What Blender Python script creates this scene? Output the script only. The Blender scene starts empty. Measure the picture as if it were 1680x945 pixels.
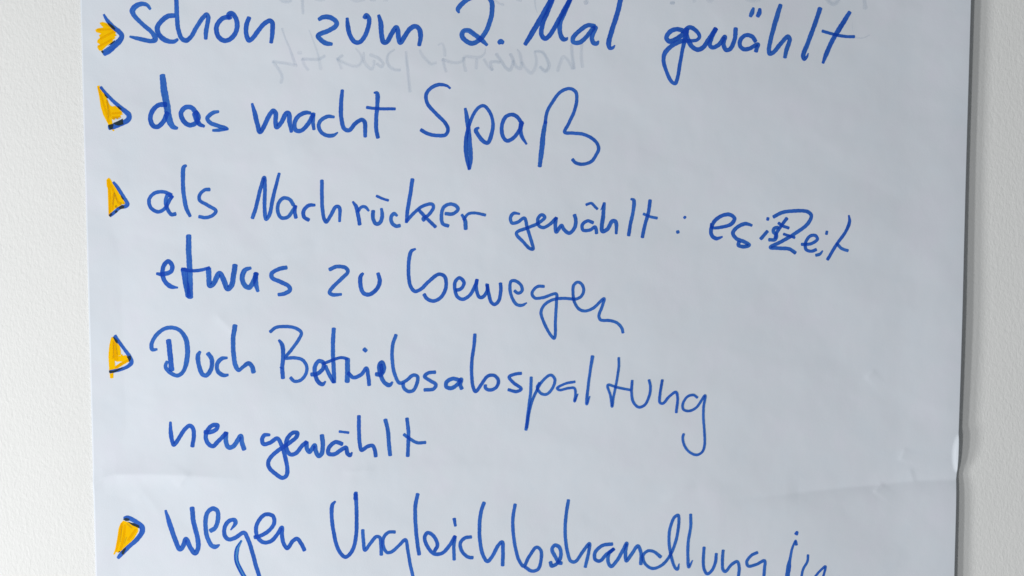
import bpy, math
import numpy as np

scene = bpy.context.scene
COL = scene.collection

# ------------------------------------------------------------------ camera
PITCH = math.radians(5.55)
DIST = 1.2135
FOCAL = 2550.0                       # focal length in photo pixels (1680 wide)
ct, st = math.cos(PITCH), math.sin(PITCH)
CAM = np.array([0.0, -DIST * ct, DIST * st])
cam_d = bpy.data.cameras.new("camera")
cam_d.sensor_width = 36.0
cam_d.lens = 36.0 * FOCAL / 1680.0
cam_d.clip_start = 0.05
cam_d.clip_end = 60.0
cam = bpy.data.objects.new("camera", cam_d)
cam.location = CAM
cam.rotation_euler = (math.pi / 2 - PITCH, 0, 0)
COL.objects.link(cam)
scene.camera = cam

# ------------------------------------------------------------------ light
world = bpy.data.worlds.new("World")
scene.world = world
world.use_nodes = True
bg = world.node_tree.nodes["Background"]
bg.inputs[0].default_value = (0.93, 0.97, 1.0, 1)
bg.inputs[1].default_value = 0.17

def area(name, loc, target, sx, sy, power, color):
    d = bpy.data.lights.new(name, 'AREA')
    d.shape = 'RECTANGLE'
    d.size, d.size_y, d.energy, d.color = sx, sy, power, color
    o = bpy.data.objects.new(name, d)
    o.location = loc
    from mathutils import Vector
    o.rotation_euler = (Vector(target) - Vector(loc)).to_track_quat('-Z', 'Y').to_euler()
    COL.objects.link(o)

# three panes of daylight from the room's windows, all to the left of the sheet
area("window_light_near", (-1.66, -1.12, -0.85), (0.1, 0, 0.25), 0.42, 0.8, 24.6, (1.0, 0.992, 0.975))
area("window_light_mid", (-1.48, -1.72, -0.85), (0.1, 0, 0.25), 0.16, 0.8, 15.5, (1.0, 0.995, 0.985))
area("window_light_far", (-0.93, -2.30, -0.75), (0.1, 0, 0.25), 0.14, 0.8, 16.0, (1.0, 0.995, 0.985))
scene.cycles.transparent_max_bounces = 32

vs = scene.view_settings
vs.view_transform = 'Standard'
vs.look = 'None'
vs.exposure = 0.0
vs.gamma = 1.0

# ------------------------------------------------------------------ material helpers
def new_mat(name):
    m = bpy.data.materials.new(name)
    m.use_nodes = True
    nt = m.node_tree
    for n in list(nt.nodes):
        nt.nodes.remove(n)
    return m, nt

def node(nt, kind, **kw):
    n = nt.nodes.new(kind)
    for k, v in kw.items():
        setattr(n, k, v)
    return n

def math_node(nt, op, a, b=None, c=None):
    n = nt.nodes.new('ShaderNodeMath')
    n.operation = op
    for i, v in enumerate((a, b, c)):
        if v is None:
            continue
        if isinstance(v, (int, float)):
            n.inputs[i].default_value = v
        else:
            nt.links.new(v, n.inputs[i])
    return n.outputs[0]

def noise(nt, vec, scale, detail=2.0, rough=0.5, dist=0.0):
    n = nt.nodes.new('ShaderNodeTexNoise')
    n.inputs['Scale'].default_value = scale
    n.inputs['Detail'].default_value = detail
    n.inputs['Roughness'].default_value = rough
    n.inputs['Distortion'].default_value = dist
    nt.links.new(vec, n.inputs['Vector'])
    return n.outputs['Fac']

def mapped(nt, vec, scale=(1, 1, 1), rot=(0, 0, 0)):
    n = nt.nodes.new('ShaderNodeMapping')
    n.inputs['Scale'].default_value = scale
    n.inputs['Rotation'].default_value = rot
    nt.links.new(vec, n.inputs['Vector'])
    return n.outputs[0]

def ramp(nt, fac, stops):
    n = nt.nodes.new('ShaderNodeValToRGB')
    els = n.color_ramp.elements
    while len(els) < len(stops):
        els.new(0.5)
    for e, (p, c) in zip(els, stops):
        e.position = p
        e.color = (*c, 1)
    nt.links.new(fac, n.inputs[0])
    return n.outputs[0]

# ------------------------------------------------------------------ plaster wall
def wall_material():
    m, nt = new_mat("painted_plaster")
    L = nt.links
    out = node(nt, 'ShaderNodeOutputMaterial')
    b = node(nt, 'ShaderNodeBsdfPrincipled')
    tc = node(nt, 'ShaderNodeTexCoord').outputs['Object']
    stretched = mapped(nt, tc, (1.0, 1.0, 0.62), (0, math.radians(12), 0))
    grain = noise(nt, stretched, 480, 3.0, 0.6, 0.4)
    pit = noise(nt, stretched, 270, 2.0, 0.5, 0.6)
    swell = noise(nt, tc, 30, 2.0, 0.5)
    h = math_node(nt, 'MULTIPLY', grain, 0.62)
    h = math_node(nt, 'MULTIPLY_ADD', pit, 0.42, h)
    h = math_node(nt, 'MULTIPLY_ADD', swell, 0.35, h)
    bump = node(nt, 'ShaderNodeBump')
    bump.inputs['Strength'].default_value = 0.36
    bump.inputs['Distance'].default_value = 0.0014
    L.new(h, bump.inputs['Height'])
    L.new(bump.outputs[0], b.inputs['Normal'])
    tint = ramp(nt, noise(nt, tc, 7, 3, 0.6), [(0.3, (0.776, 0.786, 0.783)), (0.7, (0.794, 0.802, 0.799))])
    L.new(tint, b.inputs['Base Color'])
    b.inputs['Roughness'].default_value = 0.75
    b.inputs['Specular IOR Level'].default_value = 0.25
    L.new(b.outputs[0], out.inputs[0])
    return m

def paper_material():
    m, nt = new_mat("flipchart_paper")
    L = nt.links
    out = node(nt, 'ShaderNodeOutputMaterial')
    b = node(nt, 'ShaderNodeBsdfPrincipled')
    tc = node(nt, 'ShaderNodeTexCoord').outputs['Object']
    fibre = noise(nt, tc, 900, 3, 0.6)
    cloud = noise(nt, mapped(nt, tc, (1, 1, 1.5), (0, math.radians(-32), 0)), 13, 1.6, 0.4, 0.2)
    cockle = noise(nt, tc, 60, 1.5, 0.4, 0.1)
    h = math_node(nt, 'MULTIPLY', fibre, 0.10)
    h = math_node(nt, 'MULTIPLY_ADD', cloud, 4.0, h)
    h = math_node(nt, 'MULTIPLY_ADD', cockle, 0.55, h)
    bump = node(nt, 'ShaderNodeBump')
    bump.inputs['Strength'].default_value = 0.5
    bump.inputs['Distance'].default_value = 0.0011
    L.new(h, bump.inputs['Height'])
    L.new(bump.outputs[0], b.inputs['Normal'])
    col = ramp(nt, noise(nt, tc, 26, 4, 0.7), [(0.3, (0.656, 0.712, 0.786)), (0.5, (0.666, 0.713, 0.782)), (0.7, (0.678, 0.708, 0.788))])
    L.new(col, b.inputs['Base Color'])
    b.inputs['Roughness'].default_value = 0.62
    b.inputs['Specular IOR Level'].default_value = 0.3
    L.new(b.outputs[0], out.inputs[0])
    return m

def ink_material(name, c_thin, c_full, tint=(1, 1, 1), streak=0.10, rough=0.6, spec=0.10):
    """Marker ink: covers the paper by 'ink_load', with streaks running along the stroke."""
    m, nt = new_mat(name)
    L = nt.links
    out = node(nt, 'ShaderNodeOutputMaterial')
    b = node(nt, 'ShaderNodeBsdfPrincipled')
    tr = node(nt, 'ShaderNodeBsdfTransparent')
    tr.inputs[0].default_value = (*tint, 1)
    mix = node(nt, 'ShaderNodeMixShader')
    uv = node(nt, 'ShaderNodeUVMap', uv_map="stroke").outputs[0]
    load = node(nt, 'ShaderNodeAttribute', attribute_name="ink_load").outputs['Fac']
    tc = node(nt, 'ShaderNodeTexCoord').outputs['Object']
    streaks = noise(nt, mapped(nt, uv, (0.035, 7.0, 1)), 1.0, 3, 0.6)
    pool = noise(nt, mapped(nt, uv, (0.03, 0.6, 1)), 1.0, 2, 0.5)
    grain = noise(nt, tc, 1500, 2, 0.6)
    f = math_node(nt, 'MULTIPLY_ADD', streaks, 0.6, math_node(nt, 'MULTIPLY', pool, 0.7))
    f = math_node(nt, 'MULTIPLY_ADD', grain, 0.25, f)             # about 0.78 in the mean
    col = ramp(nt, math_node(nt, 'SUBTRACT', f, 0.28), [(0.3, c_thin), (0.7, c_full)])
    L.new(col, b.inputs['Base Color'])
    b.inputs['Roughness'].default_value = rough
    b.inputs['Specular IOR Level'].default_value = spec
    # light loads break up into streaks, full loads stay closed
    gap = math_node(nt, 'SUBTRACT', 1.0, load)
    s = math_node(nt, 'SUBTRACT', math_node(nt, 'MULTIPLY_ADD', grain, 0.4, streaks), 0.7)
    s = math_node(nt, 'MULTIPLY', s, math_node(nt, 'MULTIPLY_ADD', gap, 1.1, streak))
    s = math_node(nt, 'MULTIPLY', s, math_node(nt, 'MINIMUM', math_node(nt, 'MULTIPLY', load, 3.0), 1.0))
    a = math_node(nt, 'ADD', load, s)
    cl = node(nt, 'ShaderNodeClamp')
    L.new(a, cl.inputs[0])
    L.new(cl.outputs[0], mix.inputs[0])
    L.new(tr.outputs[0], mix.inputs[1])
    L.new(b.outputs[0], mix.inputs[2])
    L.new(mix.outputs[0], out.inputs[0])
    return m

M_WALL = wall_material()
M_PAPER = paper_material()
M_BLUE = ink_material("blue_marker_ink", (0.022, 0.104, 0.66), (0.002, 0.048, 0.48), (0.50, 0.88, 1.0))
M_YELLOW = ink_material("yellow_marker_ink", (0.98, 0.57, 0.003), (0.92, 0.50, 0.002), spec=0.0)
M_YELLOW_DEEP = ink_material("yellow_marker_second_coat", (0.84, 0.45, 0.002), (0.74, 0.37, 0.001), spec=0.0)
M_MIXED = ink_material("yellow_over_blue_ink", (0.022, 0.040, 0.055), (0.012, 0.024, 0.032))
M_GHOST = ink_material("ink_seen_through_paper", (0.22, 0.34, 0.50), (0.17, 0.28, 0.46))

# ------------------------------------------------------------------ relief of the sheet
H0 = 0.0065
HALF_W = 0.34

def flat_xz(u, v, h=H0):
    """Where a point traced on the photo lies on a plane h in front of the wall."""
    u = np.asarray(u, float); v = np.asarray(v, float)
    dx = (u - 840.0) / FOCAL
    dy = -(v - 472.5) / FOCAL
    Dy = ct + dy * st
    Dz = -st + dy * ct
    t = (-h - CAM[1]) / Dy
    return CAM[0] + dx * t, CAM[2] + Dz * t

def sstep(a, b, x):
    t = np.clip((x - a) / (b - a), 0, 1)
    return t * t * (3 - 2 * t)

def crease(x, z, p0, p1, amp, wa, wb, soft=0.0018, fade=0.035):
    """A fold along p0-p1 (photo points): rises to amp, wa wide above the line, wb below."""
    x0, z0 = flat_xz(*p0); x1, z1 = flat_xz(*p1)
    L = math.hypot(x1 - x0, z1 - z0)
    tx, tz = (x1 - x0) / L, (z1 - z0) / L
    s = (x - x0) * tx + (z - z0) * tz
    d = -(x - x0) * tz + (z - z0) * tx            # positive above for lines running right
    dd = np.sqrt(d * d + soft * soft) - soft
    w = np.where(d > 0, wa, wb)
    env = sstep(-fade, fade * 0.4, s) * (1 - sstep(L - fade * 0.4, L + fade, s))
    return amp * np.exp(-dd / w) * env

def fold(x, z, line, strength, amp, wa, wb, soft=0.0011):
    """A long crease along a polyline of photo points whose sharpness varies from end to end."""
    P = np.array([[float(k) for k in flat_xz(*p)] for p in line])
    zc = np.interp(x, P[:, 0], P[:, 1])
    a = np.interp(x, P[:, 0], strength, left=0.0 if strength[0] == 0 else strength[0], right=0.0 if strength[-1] == 0 else strength[-1])
    d = z - zc
    dd = np.sqrt(d * d + soft * soft) - soft
    return amp * a * np.exp(-dd / np.where(d > 0, wa, wb))

def dint(x, z, p, amp, rx, rz, rot=0.0):
    x0, z0 = flat_xz(*p)
    c, s = math.cos(rot), math.sin(rot)
    a = ((x - x0) * c + (z - z0) * s) / rx
    b = (-(x - x0) * s + (z - z0) * c) / rz
    return amp * np.exp(-(a * a + b * b))

XC, _ = flat_xz(859.7, 472.5)
XC = float(XC)

def relief(x, z):
    x = np.asarray(x, float); z = np.asarray(z, float)
    e = (x - XC) / HALF_W                        # -1 left edge .. 1 right edge
    h = np.full(np.broadcast(x, z).shape, 0.0022)
    h = h + 0.0062 * np.sin(np.pi / 2 * np.clip((e + 1.0) / 1.05, 0, 1)) - 0.0010 * sstep(0.1, 0.8, e) + 0.0016 * sstep(0.85, 1.0, e)
    h = h + 0.0012 * np.sin(5.1 * x + 3.0 * z + 0.4) + 0.0008 * np.sin(9.0 * x - 7.5 * z + 1.3)
    h = h + 0.00060 * np.sin(21 * x + 17 * z + 0.9) + 0.00038 * np.sin(30 * x - 24 * z + 2.2)
    h = h + 0.0007 * np.sin(8.5 * z + 1.0) * sstep(0.3, 1.0, e)
    h = h + fold(x, z, ((120, 812), (150, 797), (168, 786), (188, 780.5), (246, 780), (308, 782), (420, 788)),
                 (0.9, 1.0, 1.0, 1.0, 0.9, 0.8, 0.0), 0.0022, 0.012, 0.009)
    h = h + crease(x, z, (306, 781), (294, 797), 0.0003, 0.0016, 0.008, 0.0005, 0.004)
    h = h + fold(x, z, ((1180, 822), (1290, 811), (1310, 808.5), (1380, 801), (1443, 796), (1500, 789), (1600, 786)),
                 (0.0, 0.55, 0.8, 1.0, 1.15, 1.1, 0.9), -0.0026, 0.013, 0.011)
    h = h + crease(x, z, (1437, 806), (1446, 795), 0.00035, 0.0012, 0.006, 0.0004, 0.003)
    h = h + crease(x, z, (1494, 772), (1500, 789), 0.0003, 0.0012, 0.006, 0.0004, 0.003)
    h = h + crease(x, z, (1422, 618), (1432, 609), 0.00025, 0.0012, 0.007, 0.0004, 0.003)
    h = h + crease(x, z, (1478, 752), (1483, 738), 0.0003, 0.0012, 0.007, 0.0004, 0.003)
    h = h + crease(x, z, (1100, 812), (1126, 800), 0.0005, 0.006, 0.004, 0.0012, 0.010)
    h = h + crease(x, z, (575, 774), (605, 771), 0.0004, 0.003, 0.006, 0.001, 0.008)
    h = h + crease(x, z, (358, 520), (385, 548), 0.0004, 0.006, 0.004, 0.001, 0.008)
    h = h + crease(x, z, (222, 818), (232, 808), 0.0002, 0.006, 0.004, 0.0008, 0.006)
    h = h + crease(x, z, (232, 808), (262, 846), 0.00022, 0.006, 0.008, 0.0010, 0.012)
    h = h + crease(x, z, (470, 255), (500, 236), 0.0005, 0.007, 0.006, 0.002, 0.012)
    h = h + crease(x, z, (460, 418), (500, 404), 0.0004, 0.006, 0.006, 0.0015, 0.010)
    h = h + crease(x, z, (330, 405), (372, 372), 0.0005, 0.009, 0.007, 0.002, 0.014)
    h = h + crease(x, z, (1180, 700), (1330, 620), 0.0007, 0.020, 0.016, 0.006, 0.03)
    h = h + crease(x, z, (1380, 560), (1540, 500), 0.0007, 0.020, 0.016, 0.006, 0.03)
    # the right border is dog-eared outwards at one spot
    xe = XC + HALF_W
    _, zc = flat_xz(1565, 743)
    _, zt = flat_xz(1565, 712); _, zb = flat_xz(1565, 776)
    rad = abs(zt - zb) / 2
    q = np.clip(1 - ((z - zc) / rad) ** 2, 0, 1)
    reach = 0.0050 * np.sqrt(q)
    over = np.clip(x - (xe - reach), 0, None)
    h = h + over * np.clip(0.35 + over / 0.0045, 0, 1) * 0.40
    return np.maximum(h, 0.0012)

def trace(u, v, lift):
    """Photo points -> points on the sheet's real surface, lifted by a hair of ink."""
    h = np.full(np.shape(u), H0)
    for _ in range(4):
        x, z = flat_xz(u, v, h)
        h = relief(x, z)
    h = h + lift
    x, z = flat_xz(u, v, h)
    return np.stack([x, -h, z], axis=-1)

# ------------------------------------------------------------------ object helpers
def mesh_object(name, verts, faces, material, parent=None, smooth=True):
    me = bpy.data.meshes.new(name)
    me.from_pydata([tuple(map(float, p)) for p in verts], [], faces)
    me.materials.append(material)
    if smooth:
        me.polygons.foreach_set("use_smooth", [True] * len(me.polygons))
    me.update()
    o = bpy.data.objects.new(name, me)
    COL.objects.link(o)
    if parent is not None:
        o.parent = parent
    return o

# wall: one plaster slab with real depth
def build_wall():
    X, Z, T = 1.6, 1.2, 0.12
    v = [(-X, 0, -Z), (X, 0, -Z), (X, 0, Z), (-X, 0, Z), (-X, T, -Z), (X, T, -Z), (X, T, Z), (-X, T, Z)]
    f = [(0, 1, 2, 3), (5, 4, 7, 6), (4, 0, 3, 7), (1, 5, 6, 2), (3, 2, 6, 7), (4, 5, 1, 0)]
    o = mesh_object("wall", v, f, M_WALL, smooth=False)
    o["kind"] = "structure"
    o["label"] = "white rough plastered wall behind the sheet of paper"
    return o

wall = build_wall()

sheet = bpy.data.objects.new("flipchart_sheet", None)
sheet.empty_display_size = 0.1
sheet.location = (XC, 0, -0.58)
COL.objects.link(sheet)
sheet["label"] = "large white paper sheet with blue handwriting and yellow arrow bullets on the plaster wall"
sheet["category"] = "flip chart sheet"

def under(o):
    o.parent = sheet
    o.matrix_parent_inverse.identity()
    o.location = (-sheet.location[0], -sheet.location[1], -sheet.location[2])
    return o

def build_paper():
    xs = np.concatenate([np.linspace(XC - HALF_W, XC + HALF_W - 0.012, 560, endpoint=False),
                         np.linspace(XC + HALF_W - 0.012, XC + HALF_W, 25)])
    zs = np.concatenate([np.linspace(-0.58, -0.25, 60, endpoint=False),
                         np.linspace(-0.25, 0.25, 520, endpoint=False),
                         np.linspace(0.25, 0.41, 40)])
    nx, nz = len(xs), len(zs)
    gx, gz = np.meshgrid(xs, zs)
    h = relief(gx, gz)
    T = 0.00016
    front = np.stack([gx, -h, gz], -1).reshape(-1, 3)
    back = np.stack([gx, -h + T, gz], -1).reshape(-1, 3)
    verts = np.concatenate([front, back])
    N = nx * nz
    idx = np.arange(N).reshape(nz, nx)
    a, b, c, d = idx[:-1, :-1], idx[:-1, 1:], idx[1:, 1:], idx[1:, :-1]
    fr = np.stack([a, b, c, d], -1).reshape(-1, 4)
    faces = fr.tolist() + (fr[:, ::-1] + N).tolist()
    rim = list(idx[0, :]) + list(idx[1:, -1]) + list(idx[-1, -2::-1]) + list(idx[-2:0:-1, 0])
    for i in range(len(rim)):
        p, q = int(rim[i]), int(rim[(i + 1) % len(rim)])
        faces.append([q, p, p + N, q + N])
    o = mesh_object("paper", verts, faces, M_PAPER)
    me = o.data
    nf = len(me.polygons)
    sm = [True] * nf
    for i in range(2 * len(fr), nf):
        sm[i] = False
    me.polygons.foreach_set("use_smooth", sm)
    return under(o)

paper = build_paper()

# ------------------------------------------------------------------ pen strokes
TILE_X = 420.0
TILE_Y = (0.0, 236.0, 472.0, 709.0)
rng = np.random.RandomState(7)

def parse(text, col, row, w):
    P = []
    for tok in text.split():
        q = [float(t) for t in tok.split(',')]
        P.append((col * TILE_X + q[0] / 4, TILE_Y[row] + q[1] / 4, 1.04 * (q[2] if len(q) > 2 else w) / 4))
    return np.array(P)

def spline(P, step=0.7):
    """Centripetal Catmull-Rom through the traced points, evenly resampled."""
    if len(P) == 1:
        P = np.vstack([P, P + [0.6, 0.6, 0]])
    d = np.linalg.norm(np.diff(P[:, :2], axis=0), axis=1)
    P = P[np.concatenate([[True], d > 1e-4])]
    E = np.vstack([2 * P[0] - P[1], P, 2 * P[-1] - P[-2]])
    out = []
    for i in range(1, len(E) - 2):
        p0, p1, p2, p3 = E[i - 1:i + 3]
        k = lambda a, b: max(np.linalg.norm(b[:2] - a[:2]), 1e-3) ** 0.5
        t0 = 0.0; t1 = t0 + k(p0, p1); t2 = t1 + k(p1, p2); t3 = t2 + k(p2, p3)
        n = max(4, int(np.linalg.norm(p2[:2] - p1[:2]) / step * 1.3))
        t = np.linspace(t1, t2, n, endpoint=False)[:, None]
        A1 = (t1 - t) / (t1 - t0) * p0 + (t - t0) / (t1 - t0) * p1
        A2 = (t2 - t) / (t2 - t1) * p1 + (t - t1) / (t2 - t1) * p2
        A3 = (t3 - t) / (t3 - t2) * p2 + (t - t2) / (t3 - t2) * p3
        B1 = (t2 - t) / (t2 - t0) * A1 + (t - t0) / (t2 - t0) * A2
        B2 = (t3 - t) / (t3 - t1) * A2 + (t - t1) / (t3 - t1) * A3
        out.append((t2 - t) / (t2 - t1) * B1 + (t - t1) / (t2 - t1) * B2)
    out.append(P[-1:])
    return np.vstack(out)

class Ink:
    def __init__(self):
        self.v, self.f, self.uv, self.load, self.n = [], [], [], [], 0
        self.level = 0

    def add(self, pts, faces, uv, load):
        base = self.n
        self.v.append(pts); self.uv.append(uv); self.load.append(load)
        self.f += [[i + base for i in q] for q in faces]
        self.n += len(pts)

    def stroke(self, P, load=0.93, base=0.00010, feather=False):
        C = spline(P)
        n = len(C)
        T = np.gradient(C[:, :2], axis=0)
        T /= np.maximum(np.linalg.norm(T, axis=1, keepdims=True), 1e-6)
        N = np.stack([-T[:, 1], T[:, 0]], 1)
        s = np.concatenate([[0], np.cumsum(np.linalg.norm(np.diff(C[:, :2], axis=0), axis=1))])
        off = rng.uniform(0, 5000)
        ph = rng.uniform(0, 6.3, 4)
        hw = C[:, 2] * 0.5
        wob1 = 1 + 0.035 * np.sin(s * 0.31 + ph[0]) + 0.03 * np.sin(s * 0.83 + ph[1])
        wob2 = 1 + 0.035 * np.sin(s * 0.27 + ph[2]) + 0.03 * np.sin(s * 0.94 + ph[3])
        # rounded, slightly squashed nib ends
        K = 5
        cross = (-1.0, -0.5, 0.0, 0.5, 1.0)
        lift = base + self.level * 0.000009 + np.linspace(0, 0.000007, n)
        self.level += 1
        pts, uv, ld = [], [], []
        rows = []
        cap = [0.98, 0.9, 0.72, 0.45, 0.15]
        def row(c, nrm, h1, h2, u, lf):
            for k in cross:
                hw_ = h1 if k < 0 else h2
                q = c + nrm * k * hw_
                pts.append((q[0], q[1], lf)); uv.append((u * 1.0 + off, (k + 1) / 2))
                ld.append(load * (0.12 if abs(k) == 1 else 0.85 if k else 1.0) if feather else load)
            rows.append(len(pts) - 5)
        for a in cap[::1]:
            g = hw[0] * 0.5 * a
            f = math.sqrt(max(0, 1 - a * a))
            row(C[0, :2] - T[0] * g, N[0], hw[0] * f, hw[0] * f, -g, lift[0])
        for i in range(n):
            row(C[i, :2], N[i], hw[i] * wob1[i], hw[i] * wob2[i], s[i], lift[i])
        for a in cap[::-1]:
            g = hw[-1] * 0.5 * a
            f = math.sqrt(max(0, 1 - a * a))
            row(C[-1, :2] + T[-1] * g, N[-1], hw[-1] * f, hw[-1] * f, s[-1] + g, lift[-1])
        pts = np.array(pts)
        faces = []
        for r in range(len(rows) - 1):
            for k in range(4):
                a = rows[r] + k; b = rows[r + 1] + k
                faces.append([a, a + 1, b + 1, b])
        self.add(trace(pts[:, 0], pts[:, 1], pts[:, 2]), faces, np.array(uv), np.array(ld))

    def patch(self, P, load=0.95, base=0.00010):
        """A filled, slightly ragged blot with the traced outline."""
        import bmesh
        bm = bmesh.new()
        vs_ = [bm.verts.new((p[0], p[1], 0)) for p in P]
        bm.faces.new(vs_)
        bmesh.ops.triangulate(bm, faces=bm.faces[:])
        for _ in range(3):
            bmesh.ops.subdivide_edges(bm, edges=[e for e in bm.edges if e.calc_length() > 2.0], cuts=1)
            bmesh.ops.triangulate(bm, faces=[f for f in bm.faces if len(f.verts) > 3])
        bm.verts.index_update()
        pts = np.array([v.co[:] for v in bm.verts])
        faces = [[v.index for v in f.verts] for f in bm.faces]
        bm.free()
        lift = base + self.level * 0.000009
        self.level += 1
        uv = np.stack([pts[:, 0] * 0.5 + pts[:, 1], pts[:, 0] / 9.0], 1)
        self.add(trace(pts[:, 0], pts[:, 1], np.full(len(pts), lift)), faces, uv, np.full(len(pts), load))

    def build(self, name, material, parent=None):
        V = np.vstack(self.v); UV = np.vstack(self.uv); LD = np.concatenate(self.load)
        o = mesh_object(name, V, self.f, material)
        me = o.data
        # let every face look out from the wall
        me.calc_loop_triangles()
        ny = np.empty(len(me.polygons) * 3)
        me.polygons.foreach_get("normal", ny)
        flip = ny.reshape(-1, 3)[:, 1] > 0
        if flip.any():
            F = [list(reversed(q)) if fl else q for q, fl in zip(self.f, flip)]
            mats = list(me.materials)
            me.clear_geometry()
            me.from_pydata([tuple(map(float, p)) for p in V], [], F)
            me.polygons.foreach_set("use_smooth", [True] * len(me.polygons))
        lay = me.uv_layers.new(name="stroke")
        li = np.empty(len(me.loops), dtype=np.int32)
        me.loops.foreach_get("vertex_index", li)
        lay.data.foreach_set("uv", UV[li].astype(np.float32).ravel())
        at = me.attributes.new("ink_load", 'FLOAT', 'POINT')
        at.data.foreach_set("value", LD.astype(np.float32))
        me.update()
        if parent is None:
            under(o)
        else:
            o.parent = parent
            o.matrix_parent_inverse.identity()
            o.location = (0, 0, 0)
        return o

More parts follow.
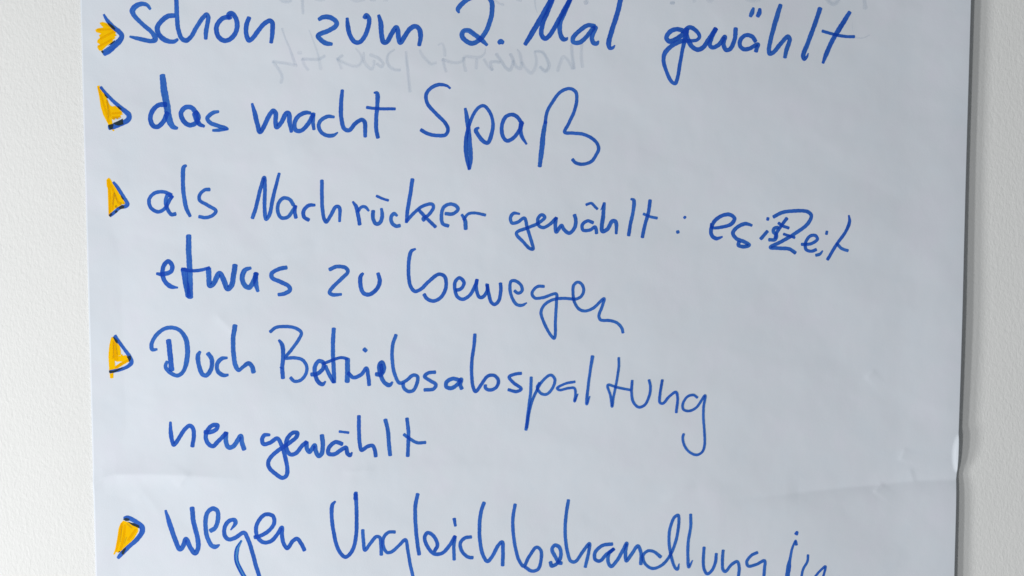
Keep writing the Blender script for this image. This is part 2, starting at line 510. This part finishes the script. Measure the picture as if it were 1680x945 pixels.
# every word: text, tile column, tile row, [(pen width, traced path) ...]   (quarter-pixel units)
WORDS = [
# --- line 1
("schon", 0, 0, [
 (28, "986,60,18 965,34,24 930,25,30 890,42,36 868,70,36 876,95,32 900,125,28 945,168,28 992,208,28 1014,240,32 1018,260,34 996,270,30 950,263,28 900,252,26 852,240,14"),
 (33, "1143,102,30 1105,106 1062,135 1032,182 1040,222 1075,258 1115,273,30 1145,272,26 1166,258,18"),
 (29, "1157,-20 1160,90 1170,195 1192,252 1222,266,32 1250,245 1290,178 1330,118 1356,96,30 1366,112,28 1362,150 1352,205 1350,255,24"),
 (31, "1502,112 1458,122 1420,178 1430,235 1465,266 1500,262 1540,225 1556,170 1546,118 1520,88 1500,95 1508,122"),
 (30, "1634,116 1617,165 1616,225 1634,265 1660,248 1695,200 1735,155 1768,136 1784,145 1788,200 1779,280,24"),
]),
("zum", 1, 0, [
 (31, "412,128,24 440,113 490,116 528,147 522,172 478,200 420,224 406,236 425,262 460,284 498,290,22"),
 (29, "598,120,20 602,170 620,240 650,276 682,276 716,232 738,170 740,118 722,100 712,118"),
 (31, "805,100,20 818,150 825,240 838,278 860,274 890,220 920,181 930,196 935,250 946,280 972,245 1010,190 1045,173 1070,190 1080,240 1070,298,24"),
]),
("2.", 1, 0, [
 (31, "1332,84,14 1325,62,30 1345,32 1400,-10 1460,-30 1520,-20 1546,15 1548,80 1532,150 1500,222 1460,266 1420,285 1380,270 1352,238 1360,206 1392,200 1430,224 1480,262 1516,296,20"),
 (34, "1592,282,26 1606,274 1622,280,26"),
]),
("Mal", 2, 0, [
 (34, "86,292,26 125,228 200,100 262,-10 280,-40"),
 (30, "268,-10 232,80 200,160 194,230 215,254 248,230 292,158 352,48 390,-20"),
 (30, "384,-10 345,80 316,150 315,215 334,256 356,256,24 364,246,10"),
 (29, "542,172 500,166 445,200 400,250 402,276 440,280 490,240 532,188 548,182 534,215 524,255 536,284 556,284 568,270,12"),
 (32, "714,-10 690,90 655,200 634,285 642,316,24 660,314,22 675,298,8"),
]),
("gewählt", 2, 0, [
 (30, "1132,205 1085,192 1040,206 1013,246 1030,271 1072,258 1112,232 1146,196 1135,250 1118,330,24 1100,430,24 1085,515,24 1070,548,24 1046,535,24 1012,465,24 994,395,26 1005,345 1050,300 1110,270 1165,268,24 1215,262,22 1230,240,24 1208,202,26 1170,180 1142,196 1152,252 1180,305 1218,326 1252,312 1292,258 1338,188"),
 (28, "1338,188 1308,252 1298,295 1316,312 1355,295 1396,242 1388,292 1404,328 1430,322 1460,262 1468,186"),
 (27, "1598,272 1575,240 1535,231 1500,260 1496,300 1520,323 1560,318 1592,300 1614,292 1608,312 1600,338"),
 (30, "1584,52,16 1576,80 1564,108,22"), (30, "1626,58,20 1622,85 1612,108,26"),
 (28, "1762,32,26 1738,110,32 1702,240 1686,325 1692,353 1716,343 1762,288 1810,241 1822,256 1802,325 1790,378,24"),
 (29, "2022,54 1990,150 1942,280 1910,370 1918,388,24 1935,372,16 1944,350,8"),
 (29, "2216,80,26 2160,170,32 2100,270 2062,355 2040,414,18"),
 (20, "2036,204 2120,228 2190,240 2246,241"),
]),
# --- line 2
("das", 0, 0, [
 (31, "1090,686 1040,690 1002,725 986,780 1005,825 1035,832 1070,800 1098,740"),
 (44, "1066,494,36 1076,590 1096,700 1108,780 1135,832,34 1164,842,18"),
 (31, "1292,748 1255,706 1215,706 1187,745 1205,795 1245,822 1285,806 1302,765 1284,735"),
 (34, "1276,745 1288,780 1308,814,30 1340,830,18"),
 (27, "1434,732,18 1395,742 1360,776 1380,806 1430,826 1482,842,24 1494,848,14 1440,854,22 1396,856,18"),
]),
("macht", 1, 0, [
 (30, "-26,680,16 -8,745 10,820 25,866 45,843 80,770 113,727 128,742 128,800 136,834 165,805 200,742 215,745 220,800 232,866,22"),
 (28, "358,742,20 320,740 275,766 252,810 262,855 295,858 340,815 374,752"), (28, "376,745 372,790 380,850,20"),
 (25, "512,768,18 470,765 425,790 411,825 425,865 465,889 505,889 536,870,10"),
 (27, "566,592,22 558,680 560,780 580,846 610,856 650,812 695,786 712,800 716,850 716,898,22"),
 (26, "774,608,12 793,612 795,700 788,780 790,860 800,904"), (20, "726,705 790,713 912,715"),
]),
("Spaß", 1, 0, [
 (24, "1274,580,14 1250,562,18 1200,556 1150,576 1116,622 1125,680 1180,745 1240,806 1260,850 1244,884 1190,890 1120,875 1082,852"),
 (29, "1373,712,18 1385,780 1394,850 1403,950 1408,1040 1400,1108,22"),
 (26, "1398,1112,18 1380,1020 1376,940 1390,850,24 1420,765,22 1460,706,22 1495,695,22 1530,730,22 1554,800,22 1548,870 1520,938 1495,930 1460,890 1443,852 1462,838,14"),
 (25, "1744,808 1710,765 1680,752 1640,766 1614,820 1618,890 1645,924 1685,908 1725,860 1746,806,28"), (28, "1742,800 1735,850 1744,895,24 1775,946,14"),
 (33, "1900,800,24 1886,870,30 1876,970 1861,1092,26"),
 (22, "1898,810 1908,740 1945,670 2000,602 2060,582 2098,605 2104,660 2088,730 2052,810 2026,868 2080,874 2140,880 2200,905 2240,945 2248,980 2235,1010 2200,1060 2140,1078 2096,1068 2076,1046"),
]),
# --- line 3
("als", 0, 1, [
 (24, "1125,336 1070,315 1012,325 978,366 990,420 1035,446 1080,426 1112,370 1128,345"), (25, "1132,352 1104,335 1086,375 1100,430 1125,464 1152,460"),
 (27, "1222,142,16 1206,152 1200,230 1205,330 1225,430 1248,476,20"),
 (23, "1376,300 1345,302 1310,335 1310,370 1360,402 1416,440 1395,470 1350,484 1306,478"),
]),
("Nachrücker", 1, 1, [
 (25, "-24,488 0,415 25,310 54,222 58,300 56,420 66,494 86,470 112,350 152,194,20"),
 (24, "246,402 220,365 180,356 148,390 142,440 165,485 205,482 240,440 258,408"), (24, "258,408 254,450 262,486"),
 (25, "386,402,18 345,405 312,440 315,480 346,501"),
 (24, "432,240 432,320 435,420 446,490 460,512 490,470 525,412 546,418 548,510,18"),
 (25, "635,380,14 656,412 668,460 680,530"), (21, "668,445 690,416 715,414 740,440,14"),
 (25, "768,440 768,490 786,525 810,520 828,475 822,425,18"), (17, "790,342 830,360 868,372"),
 (24, "926,472,16 905,459 886,482 892,520 920,540 944,537"),
 (25, "1026,232 1012,330 995,430 986,516,20"), (22, "988,508 1040,450 1100,406 1155,397 1164,418 1130,468 1096,492 1104,504"), (22, "1068,435 1120,490 1178,546"),
 (23, "1242,458 1290,460 1325,430 1310,406 1270,396 1232,416 1216,470 1226,525 1262,540"),
 (25, "1350,465,18 1370,500 1376,560"), (19, "1362,500 1390,462 1430,454 1505,468"),
]),
("gewählt", 2, 1, [
 (22, "50,460,14 10,456 -10,485 0,520 35,515 80,488 102,560 130,650 138,690 118,688 70,640 30,596 32,580 100,552 170,522 215,482 195,466 170,490 175,535 205,550 250,526 290,486"),
 (24, "290,486 284,530 290,578 325,536 340,562 375,586 410,552 418,500 410,466"),
 (22, "532,518 495,506 462,530 466,566 510,566 545,546 555,588"), (18, "486,400 520,390 545,414 560,428"),
 (26, "605,388,20 598,470 592,574 625,560 660,506 680,512 684,590,18"), (12, "598,400 582,435,5"),
 (23, "780,362,14 798,370 795,440 776,530 765,602"),
 (23, "906,370 895,450 870,540 855,614"), (18, "862,460 905,478 952,488"),
]),
(":", 2, 1, [(20, "1130,480 1137,486"), (22, "1082,580 1094,577")]),
("es", 2, 1, [
 (25, "1304,522,10 1310,548,18 1380,546,22 1440,525 1460,490 1430,465 1380,471 1330,506 1306,560 1312,602 1340,622 1380,610,12"),
 (25, "1574,535,18 1530,525 1480,546 1449,586 1470,620 1530,646 1556,664 1520,675 1486,665 1490,642"),
]),
("ist", 3, 1, [
 (23, "-4,574 -48,624"), (20, "0,486 -3,500"),
 (23, "66,548 40,556 36,580 54,596 46,628 6,630"),
 (22, "124,488 88,536 58,582 46,618"), (20, "68,520 100,540 136,553"),
]),
("Zeit", 3, 1, [
 (24, "36,480 90,452 180,440 260,446 284,472 260,525 190,580 100,635 16,680 70,685 140,691 180,716"), (18, "102,592 175,616"),
 (21, "220,660 280,656 324,626 310,602 275,606 246,650 250,694 285,705 316,694"),
 (20, "314,732 340,724 358,702,10"), (18, "386,574 383,594"),
 (21, "530,470,12 535,510 510,575 450,660 390,760"), (20, "452,655 480,685 524,702"),
]),
# --- line 4
("etwas", 0, 1, [
 (29, "1028,852,18 1070,856 1122,836 1130,800 1105,772 1076,796 1066,850 1080,900 1120,936 1166,944,12"),
 (36, "1238,602,34 1238,700 1245,830 1247,940 1246,1008,40"), (36, "1206,822,40 1216,900 1236,1000,36"),
 (22, "1192,822 1240,832 1310,830 1374,814"),
 (34, "1368,818 1370,870 1378,930 1400,918 1440,850 1470,900 1493,952 1518,930 1534,850 1542,796"),
 (32, "1645,815,20 1606,830 1589,880 1606,930 1635,942 1662,905 1682,850"), (32, "1678,850 1678,915 1692,968,22"),
 (27, "1880,812 1830,822 1782,852 1786,880 1840,906 1894,935 1902,960 1870,982 1826,990,22"),
]),
("zu", 1, 1, [
 (25, "482,825 530,806 588,814 602,840 560,886 500,945 482,976 500,990 560,988,18"),
 (27, "702,850,18 686,872 686,930 705,980 740,989 790,956 812,900 800,850,24"),
]),
("bewegen", 1, 1, [
 (24, "1046,690,14 1018,706 1002,780 1002,870 1012,930 1042,968 1082,953 1132,905 1200,856 1238,872 1246,940 1218,1002 1165,1032 1122,1016 1102,988"),
 (23, "1312,962 1346,950 1365,910 1335,880 1307,905 1306,960 1320,1002 1356,1020 1400,996 1438,930 1450,892"),
 (23, "1450,892 1445,950 1466,1006 1490,1004 1518,958 1516,924 1528,990 1545,1042 1566,1054 1592,1030 1606,965 1604,915"),
 (21, "1696,965 1720,980 1745,965 1740,930 1700,899 1674,902 1666,950 1680,1010 1710,1054 1745,1060 1776,1044,10"),
 (20, "1890,936 1850,936 1824,955 1811,985 1830,1012 1880,1010 1970,986 1971,1040 1965,1150 1957,1276 1930,1250 1886,1165 1870,1105 1890,1060 1940,1026 2010,1014 2100,1018 2135,1000 2150,960 2136,920 2110,908 2084,930 2080,980 2090,1040 2120,1085 2160,1097 2210,1080 2284,1016 2270,1070 2250,1130 2260,1155 2320,1160 2370,1176 2400,1210 2408,1240"),
]),
# --- line 5
("Duch", 0, 2, [
 (26, "1030,405,16 1000,406 994,372 1025,312 1075,272 1130,262 1185,285 1220,340,32 1230,400,32 1225,480,32 1200,553 1165,577 1120,560 1086,520 1096,484,20"),
 (34, "1106,345 1115,430 1126,542"),
 (29, "1312,420,20 1299,446 1305,510 1330,570 1355,575 1386,530 1389,470 1364,431"),
 (27, "1490,460,16 1455,466 1425,500 1430,550 1465,575 1496,573,18"),
 (30, "1542,248,32 1530,330 1532,430 1545,510 1565,541,26 1595,520,24 1630,497 1652,515 1664,556"),
]),
("Betriebsabspaltung", 1, 2, [
 (27, "150,344,16 170,372 178,450 172,520 176,594"), (12, "172,530 156,522,6"),
 (22, "92,290 130,262 190,255 260,266 297,296 280,340 230,410 194,461 250,460 305,475 332,516 325,570 290,608 250,614 226,590"),
 (27, "362,570 400,566 440,530 440,492 412,482 386,520 390,580 410,620 436,634 456,616,12"),
 (27, "510,268 505,350 505,450 510,540 512,622"), (25, "455,515 485,580 508,620"), (20, "440,500 500,476 560,459 600,468"),
 (32, "600,468 600,540 598,618"), (25, "604,560 640,590 690,570 724,530 736,580 742,640"), (26, "708,402 722,416"),
 (27, "786,568 820,570 840,530 825,490 808,510 816,570 840,620 875,640 895,620,14"), (24, "820,505 826,560"),
 (23, "918,310 896,380 894,480 910,570 942,626 985,610 1030,575 1058,582 1055,630 1030,675 995,680 968,655 966,628"),
 (23, "1176,555 1130,560 1106,582 1140,610 1180,636 1165,664 1104,672"),
 (26, "1335,607 1290,598 1250,620 1248,650 1280,660 1320,636 1346,602 1340,640 1350,664"),
 (22, "1436,306 1430,380 1416,480 1415,580 1426,660 1440,682 1475,640 1520,581 1565,578 1590,610 1575,655 1535,672 1506,660 1504,640"),
 (21, "1740,562 1700,568 1660,586 1690,625 1740,665 1710,682 1655,670"),
 (20, "1805,588 1802,680 1790,780 1780,860 1771,934"), (19, "1776,920 1800,780 1835,688 1880,612 1934,574 1960,600 1945,660 1905,700 1870,695 1845,655 1860,625"),
 (17, "2092,618 2030,630 1976,660 1990,672 2050,660 2088,660 2096,700 2090,746 2112,698,8"),
 (19, "2208,450,24 2195,530 2180,640 2170,764 2190,713,8"),
 (17, "2380,460 2380,520 2365,620 2345,720 2336,780 2326,710 2308,640 2370,655 2456,672"),
 (18, "2468,610 2464,690 2475,750 2510,785 2550,770 2580,710 2588,650 2578,606"),
 (18, "2666,606 2652,690 2650,755 2670,760 2710,716 2755,686 2766,720 2757,820"),
 (17, "2896,722 2870,705 2830,716 2800,765 2805,800 2840,810 2890,786 2946,708 2936,790 2936,870 2942,946 2942,1040 2926,1080 2890,1098 2845,1080 2810,1035 2800,985 2806,960"),
]),
# --- line 6
("neu", 0, 3, [
 (27, "1118,-66,16 1120,0 1130,60 1140,83 1180,30 1215,-22 1246,-42 1268,-20 1271,30 1262,94"),
 (28, "1342,0 1380,0 1420,-20 1427,-44 1400,-46 1366,-20 1350,30 1365,75 1396,92 1430,62 1484,6"), (30, "1484,4 1482,60 1500,100 1530,94 1560,52 1580,26 1588,70 1602,114"),
]),
("gewählt", 1, 3, [
 (27, "90,18,18 55,20 40,50 50,79 90,70 140,42 165,80 190,160 205,240 200,284 175,300 130,276 85,230 80,196 110,150 160,110 220,70 266,30 270,6 240,5 202,50 200,110 225,146 260,140 300,92 332,65"),
 (29, "330,66 335,110 350,130 385,86 390,120 410,156 430,142 438,80 432,20"),
 (27, "566,78 520,66 480,100 475,140 510,146 560,116 590,102 600,140 616,152 630,134,12"), (17, "546,-4 608,4"),
 (25, "675,-106 675,-20 680,70 692,118 730,95 765,90 780,120 785,160"),
 (26, "848,-82 865,-10 872,80 880,152"),
 (24, "990,-90 1000,0 998,90 995,158"), (21, "970,15 1010,45 1060,70 1112,68"),
]),
# --- line 7
("wegen", 0, 3, [
 (31, "1086,514,16 1110,590 1140,680 1180,768 1200,750 1220,702 1250,760 1280,794 1300,760 1295,690 1270,590 1260,496"),
 (29, "1380,648 1410,630 1430,570 1425,516 1395,502 1360,530 1348,600 1360,690 1390,745 1415,752 1440,740,12"),
 (27, "1514,642,10 1545,596 1540,577 1505,582 1475,622 1475,680 1500,704 1540,695 1600,660 1622,692 1650,770 1680,880 1705,960 1722,1040 1700,1080"),
 (26, "1670,690 1710,680 1760,650 1798,600 1790,550 1745,540 1705,570 1680,630 1690,690 1730,724 1780,714 1820,670 1850,626 1850,680 1865,740 1885,762 1920,716 1950,700 1975,730 1998,776"),
]),
("Ungleichbehandlung", 1, 3, [
 (25, "520,455,14 502,475 496,540 510,660 540,770 585,820 630,780 655,690 660,560 655,396"), (26, "652,405 652,440"),
 (23, "700,642 705,720 715,774 750,730 790,686 812,692 820,750 822,806"),
 (22, "912,655 870,658 838,690 835,750 860,790 890,785 940,742 980,706 995,770 1010,860 1032,960 1040,1010"),
 (25, "1061,406 1046,480 1045,570 1055,700 1070,804"),
 (24, "1172,780 1190,742 1165,682 1125,661 1106,690 1130,760 1170,799 1220,795 1265,750 1306,684"), (22, "1306,684 1298,750 1300,838"), (23, "1300,568 1308,616,18"),
 (23, "1412,688 1370,695 1340,730 1350,780 1390,820 1422,824"),
 (24, "1496,462 1475,530 1466,620 1470,720 1490,810 1518,848 1550,815 1590,742 1615,722 1620,790 1618,876"),
 (22, "1700,474 1686,560 1686,640 1700,750 1725,840 1755,880 1790,820 1840,756 1868,775 1870,840 1850,900 1810,912 1764,885"),
 (24, "1932,852 1940,878 1975,862 2000,812 1990,756 1960,743 1942,770 1965,820 1988,858 2006,860"),
 (22, "2050,446 2035,540 2028,650 2040,770 2065,846 2095,850 2140,790 2187,732 2184,780 2160,886"),
 (23, "2338,734 2270,746 2225,790 2225,836 2255,846 2300,802 2346,768"), (23, "2348,766 2315,800 2310,850 2330,882 2370,840 2410,770 2432,730 2424,790 2430,845 2465,800 2505,748 2525,790 2525,868"),
 (20, "2656,820,24 2610,785 2570,780 2540,810 2550,860 2600,895 2660,875 2710,820 2750,730 2772,620 2770,546 2745,560 2715,640 2710,720 2725,820 2750,890 2765,900 2776,864,8"),
 (20, "2852,540 2852,620 2836,720 2834,830 2840,885 2864,842,8"),
 (20, "2940,756 2935,840 2940,900 2960,930 2990,910 3015,850 3020,798"),
 (20, "3065,776 3060,850 3065,905 3080,915 3120,870 3158,850 3170,890 3162,970"),
 (20, "3290,790 3250,810 3220,850 3230,879 3280,870 3336,845 3336,900 3328,980 3322,1040"),
]),
("in", 3, 3, [
 (16, "186,740,20 181,712,14 160,760,16 143,840,20 136,880,30 125,960,30"), (26, "192,654,18 184,670"),
 (17, "262,806 258,850 230,900 216,980"), (16, "308,950 340,912 376,882 370,920 352,980"), (14, "464,950 470,960"),
]),
]

for text, c, r, strokes in WORDS:
    ink = Ink()
    for w, path in strokes:
        ink.stroke(parse(path, c, r, w), load=0.60 + rng.uniform(0, 0.09))
    if text == "wegen":                 # the nearly dry tail of the g
        ink.stroke(parse("1584,712,14 1556,765,26 1552,840,28 1578,905,28 1612,965,22 1650,1020,20", c, r, 26), load=0.40)
        ink.stroke(parse("1582,713,5 1547,766,9 1542,842,10 1568,908,10 1604,968,10 1646,1022,8", c, r, 9), load=0.62)
        ink.stroke(parse("1568,766,4 1561,838,7 1587,900,9 1620,958,9 1656,1016,8", c, r, 9), load=0.55)
    o = ink.build("handwritten_word", M_BLUE)
    o["label"] = {":": "blue handwritten colon", "2.": 'blue handwritten numeral "2."'}.get(text, 'blue handwritten word "%s"' % text)

# ------------------------------------------------------------------ arrow bullets
# (column, row, blue outline, yellow blots, yellow strokes, dark overlaps)
BULLETS = [
 (0, 0, [(30, "680,96,14 702,132,22 740,175,28 785,213,30 799,235,32 788,262,36 750,300,40 700,340,42 682,350,38")],
  ["652,150 672,144 690,149 722,160 750,188 764,212 756,220 766,236 752,240 757,252 742,262 738,274 700,302 668,334 650,332 638,312 640,298 655,292 636,278 640,262 656,246 648,232 662,220 632,212 624,196 640,186 678,180 664,168"],
  [(16, "660,255 750,205"), (14, "650,305 735,258"), (12, "642,196 740,192"), (10, "690,160 745,186")],
  ["704,148 722,156 744,172 757,190 750,196 730,182 712,166", "706,300 730,280 752,264 752,274 734,290", "662,338 672,330 680,342 672,350"], []),
 (0, 0, [(26, "660,572,18 700,620,20 760,680,24 820,730,30 846,757,34 842,784,34 808,806,32 755,828,32 716,838,32")],
  ["636,566 650,560 664,580 690,625 722,690 735,698 760,694 796,712 806,732 800,742 806,752 790,758 796,775 780,770 772,784 756,776 750,790 734,782 738,810 735,822 751,858 742,862 722,838 702,802 676,752 660,700 650,630"],
  [(14, "646,575 680,680 715,800"), (14, "700,660 725,760"), (14, "735,745 795,740"), (16, "736,770 786,768")],
  ["680,608 690,618 710,642 704,646 688,630", "768,700 778,698 798,714 794,722 780,716", "741,808 770,796 804,779 810,816 780,825 758,820", "708,820 744,811 743,828 737,848 720,851"],
  [(12, "702,640 712,770"), (16, "742,778 784,778")]),
 (0, 1, [(22, "744,252,16 770,286 812,352 836,396,26 828,408,26 790,418 750,450 722,472")],
  ["698,236 712,222 724,230 736,252 770,300 800,345 812,362 822,390 808,384 812,398 795,396 800,408 784,410 790,424 770,412 766,402 754,406 758,425 742,440 734,460 722,482 712,470 709,380 706,290 700,280"],
  [(16, "712,240 722,350 720,460"), (14, "728,270 765,360 790,400"), (14, "745,330 738,430")],
  ["790,332 800,344 814,364 806,368 794,350", "776,418 800,402 816,408 812,424 790,430", "750,446 764,434 772,444 760,456", "712,468 730,454 738,464 722,478"],
  [(10, "750,320 772,390"), (10, "750,325 740,400"), (14, "790,385 800,402")]),
 (0, 2, [(22, "754,316 776,350 820,410 855,460,24 862,490,28 840,516,24 780,540 722,552")],
  [], [(30, "740,330,22 730,400 728,480 733,590,22"), (40, "748,350,20 752,410 756,470,44"), (30, "752,350 772,390 778,440"), (36, "766,468 842,462"), (22, "846,474 790,505 740,540"), (24, "798,440,10 800,462"), (18, "742,470 748,540")],
  ["738,322 750,326 772,348 770,370 758,358", "830,452 858,446 860,470 846,488 840,468", "714,544 742,546 775,534 804,522 802,530 770,548 742,560 716,558"],
  [(8, "744,360 746,460"), (8, "762,370 770,440")]),
 (0, 3, [(28, "814,564,20 840,562 900,594 930,620,34 932,652,34 902,700,30 845,752,28 792,804 774,826,20")],
  ["808,580 832,588 870,604 905,628 908,650 880,700 842,738 822,762 820,790 814,808 806,800 800,776 790,786 782,778 774,792 762,786 752,804 742,802 756,768 768,700 778,630 790,600"],
  [(16, "800,600 780,700 760,780"), (16, "820,610 810,700 790,770"), (16, "890,640 840,710")],
  ["806,572 826,562 850,570 846,582 826,584", "834,586 862,596 880,598 912,612 914,632 896,624 868,612", "796,796 804,772 826,756 824,772 808,806"],
  [(10, "832,600 866,630"), (8, "800,620 790,720"), (10, "815,730 830,690")]),
]
BULLET_LABELS = ["arrow bullet with ragged yellow scribble outside an open blue angle", "arrow bullet with long yellow wedge running past its blue tip",
                 "small narrow yellow arrow bullet", "yellow arrow bullet with closed blue outline", "blunt yellow arrow bullet with its blue tail at the lower left"]
for k, (c, r, blue, blots, fills, darks, smears) in enumerate(BULLETS):
    y = Ink()
    for t in blots:
        y.patch(parse(t, c, r, 10), load=0.97)
    coat = Ink(); coat.level = 4
    for n, (w, t) in enumerate(fills):
        if blots:
            coat.stroke(parse(t, c, r, w), load=0.26)
        else:
            y.stroke(parse(t, c, r, w), load=0.97)
            if n in (1, 4):
                coat.stroke(parse(t, c, r, w * 0.7), load=0.24)
    b = Ink(); b.level = 10
    for w, t in blue:
        b.stroke(parse(t, c, r, w), load=0.66)
    d = Ink(); d.level = 14
    for t in darks:
        d.patch(parse(t, c, r, 10), load=0.93)
    for w, t in smears:
        d.stroke(parse(t, c, r, w), load=0.16, feather=True)
    root = b.build("bullet_arrow", M_BLUE)
    root["label"] = BULLET_LABELS[k]
    y.build("yellow_fill", M_YELLOW, root)
    coat.build("second_coat", M_YELLOW_DEEP, root)
    d.build("dark_overlap", M_MIXED, root)

# ------------------------------------------------------------------ mirrored writing that shines through
# (left, top in photo pixels, zoom, pen width, load, paths)
GHOSTS = [
 (436, 36, 8, 40, 0.20, ["215,85,30 250,200,24 310,340,30 350,450,36 385,555,40", "402,576 250,542 95,520", "95,530 160,610 215,720 200,800", "425,405,42 465,405,42", "480,490 510,570 555,630",
   "480,487 620,492 700,487 772,445", "570,110,24 620,240,24 670,380,28 700,500,36 725,620", "940,490 965,540 992,612", "940,490 1005,440",
   "945,497 1050,545 1150,580 1222,570 1265,500 1240,420,28 1180,350,22", "1285,400,28 1290,520 1340,590 1390,620 1420,560 1420,510", "1370,430 1480,480 1540,550 1520,590 1460,550"]),
 (620, 50, 8, 40, 0.22, ["215,250,28 140,310,30 120,390 150,470 220,515 290,520", "370,280,30 375,400 395,560 420,800", "550,260,30 580,320 640,390 700,440 762,425", "790,190,28 840,170,28 870,240 880,330",
   "850,380 870,460 895,540", "850,380 950,415 1040,425 1110,395 1150,340 1200,345 1340,350 1400,300,26 1410,240,18", "1125,360,46 1130,450 1150,530,46", "1295,380 1290,500", "1390,380 1440,460 1500,520", "1500,515 1480,420 1550,410 1600,420"]),
 (770, 50, 8, 42, 0.24, ["355,310,46 420,400 480,490 530,520 560,470 575,390 540,310", "575,400 620,480 670,500 685,430 660,300 630,250,24", "690,420 740,500 810,560 860,500 880,400 860,285,36",
   "860,272,30 960,290 1020,380 1045,470 1000,535 930,480", "1160,530 1190,430 1235,345 1300,400 1350,500", "1372,500 1352,350 1340,190", "1482,480 1470,340 1475,180"]),
 (440, 0, 8, 40, 0.20, ["150,-20 190,15 260,22 300,10", "450,-60 450,60 458,178,36"]),
 (440, 0, 8, 40, 0.18, ["620,-10 680,2 740,-10", "1080,-20 1150,12 1260,-6", "1340,-6 1400,2", "1520,-4 1560,2"]),
 (780, 0, 8, 32, 0.16, ["240,-10 300,40 368,62", "540,-10 600,8", "780,0 790,100,18 810,170,10"]),
 (780, 0, 8, 60, 0.26, ["1448,18 1458,42"]),
 (1060, 0, 8, 42, 0.30, ["325,40 365,38"]),
 (1060, 0, 8, 50, 0.16, ["620,-20 632,22"]),
 (1060, 0, 8, 50, 0.16, ["800,-20 835,14 880,-10"]),
 (1060, 0, 8, 50, 0.16, ["1310,-10 1400,8 1490,-8"]),
 (1270, 0, 8, 50, 0.20, ["690,-15 740,40 800,48 850,-10", "1180,-20 1190,40 1196,108,60"]),
 (1270, 0, 8, 16, 0.16, ["1060,490,24 1160,500 1254,460"]),
 (1270, 0, 8, 8, 0.16, ["1035,280,5 1026,360,8 1045,440,4"]),
]
for x0, y0, zoom, w, load, paths in GHOSTS:
    g = Ink()
    for t in paths:
        q = [[float(k) for k in tok.split(',')] for tok in t.split()]
        P = np.array([(x0 + k[0] / zoom, y0 + k[1] / zoom, 1.3 * (k[2] if len(k) > 2 else w) / zoom) for k in q])
        g.stroke(P, load=load * 0.56 * rng.uniform(0.7, 1.2), base=0.00006, feather=True)
    g.build("show_through_writing", M_GHOST)["label"] = "faint mirrored grey writing showing through the paper"
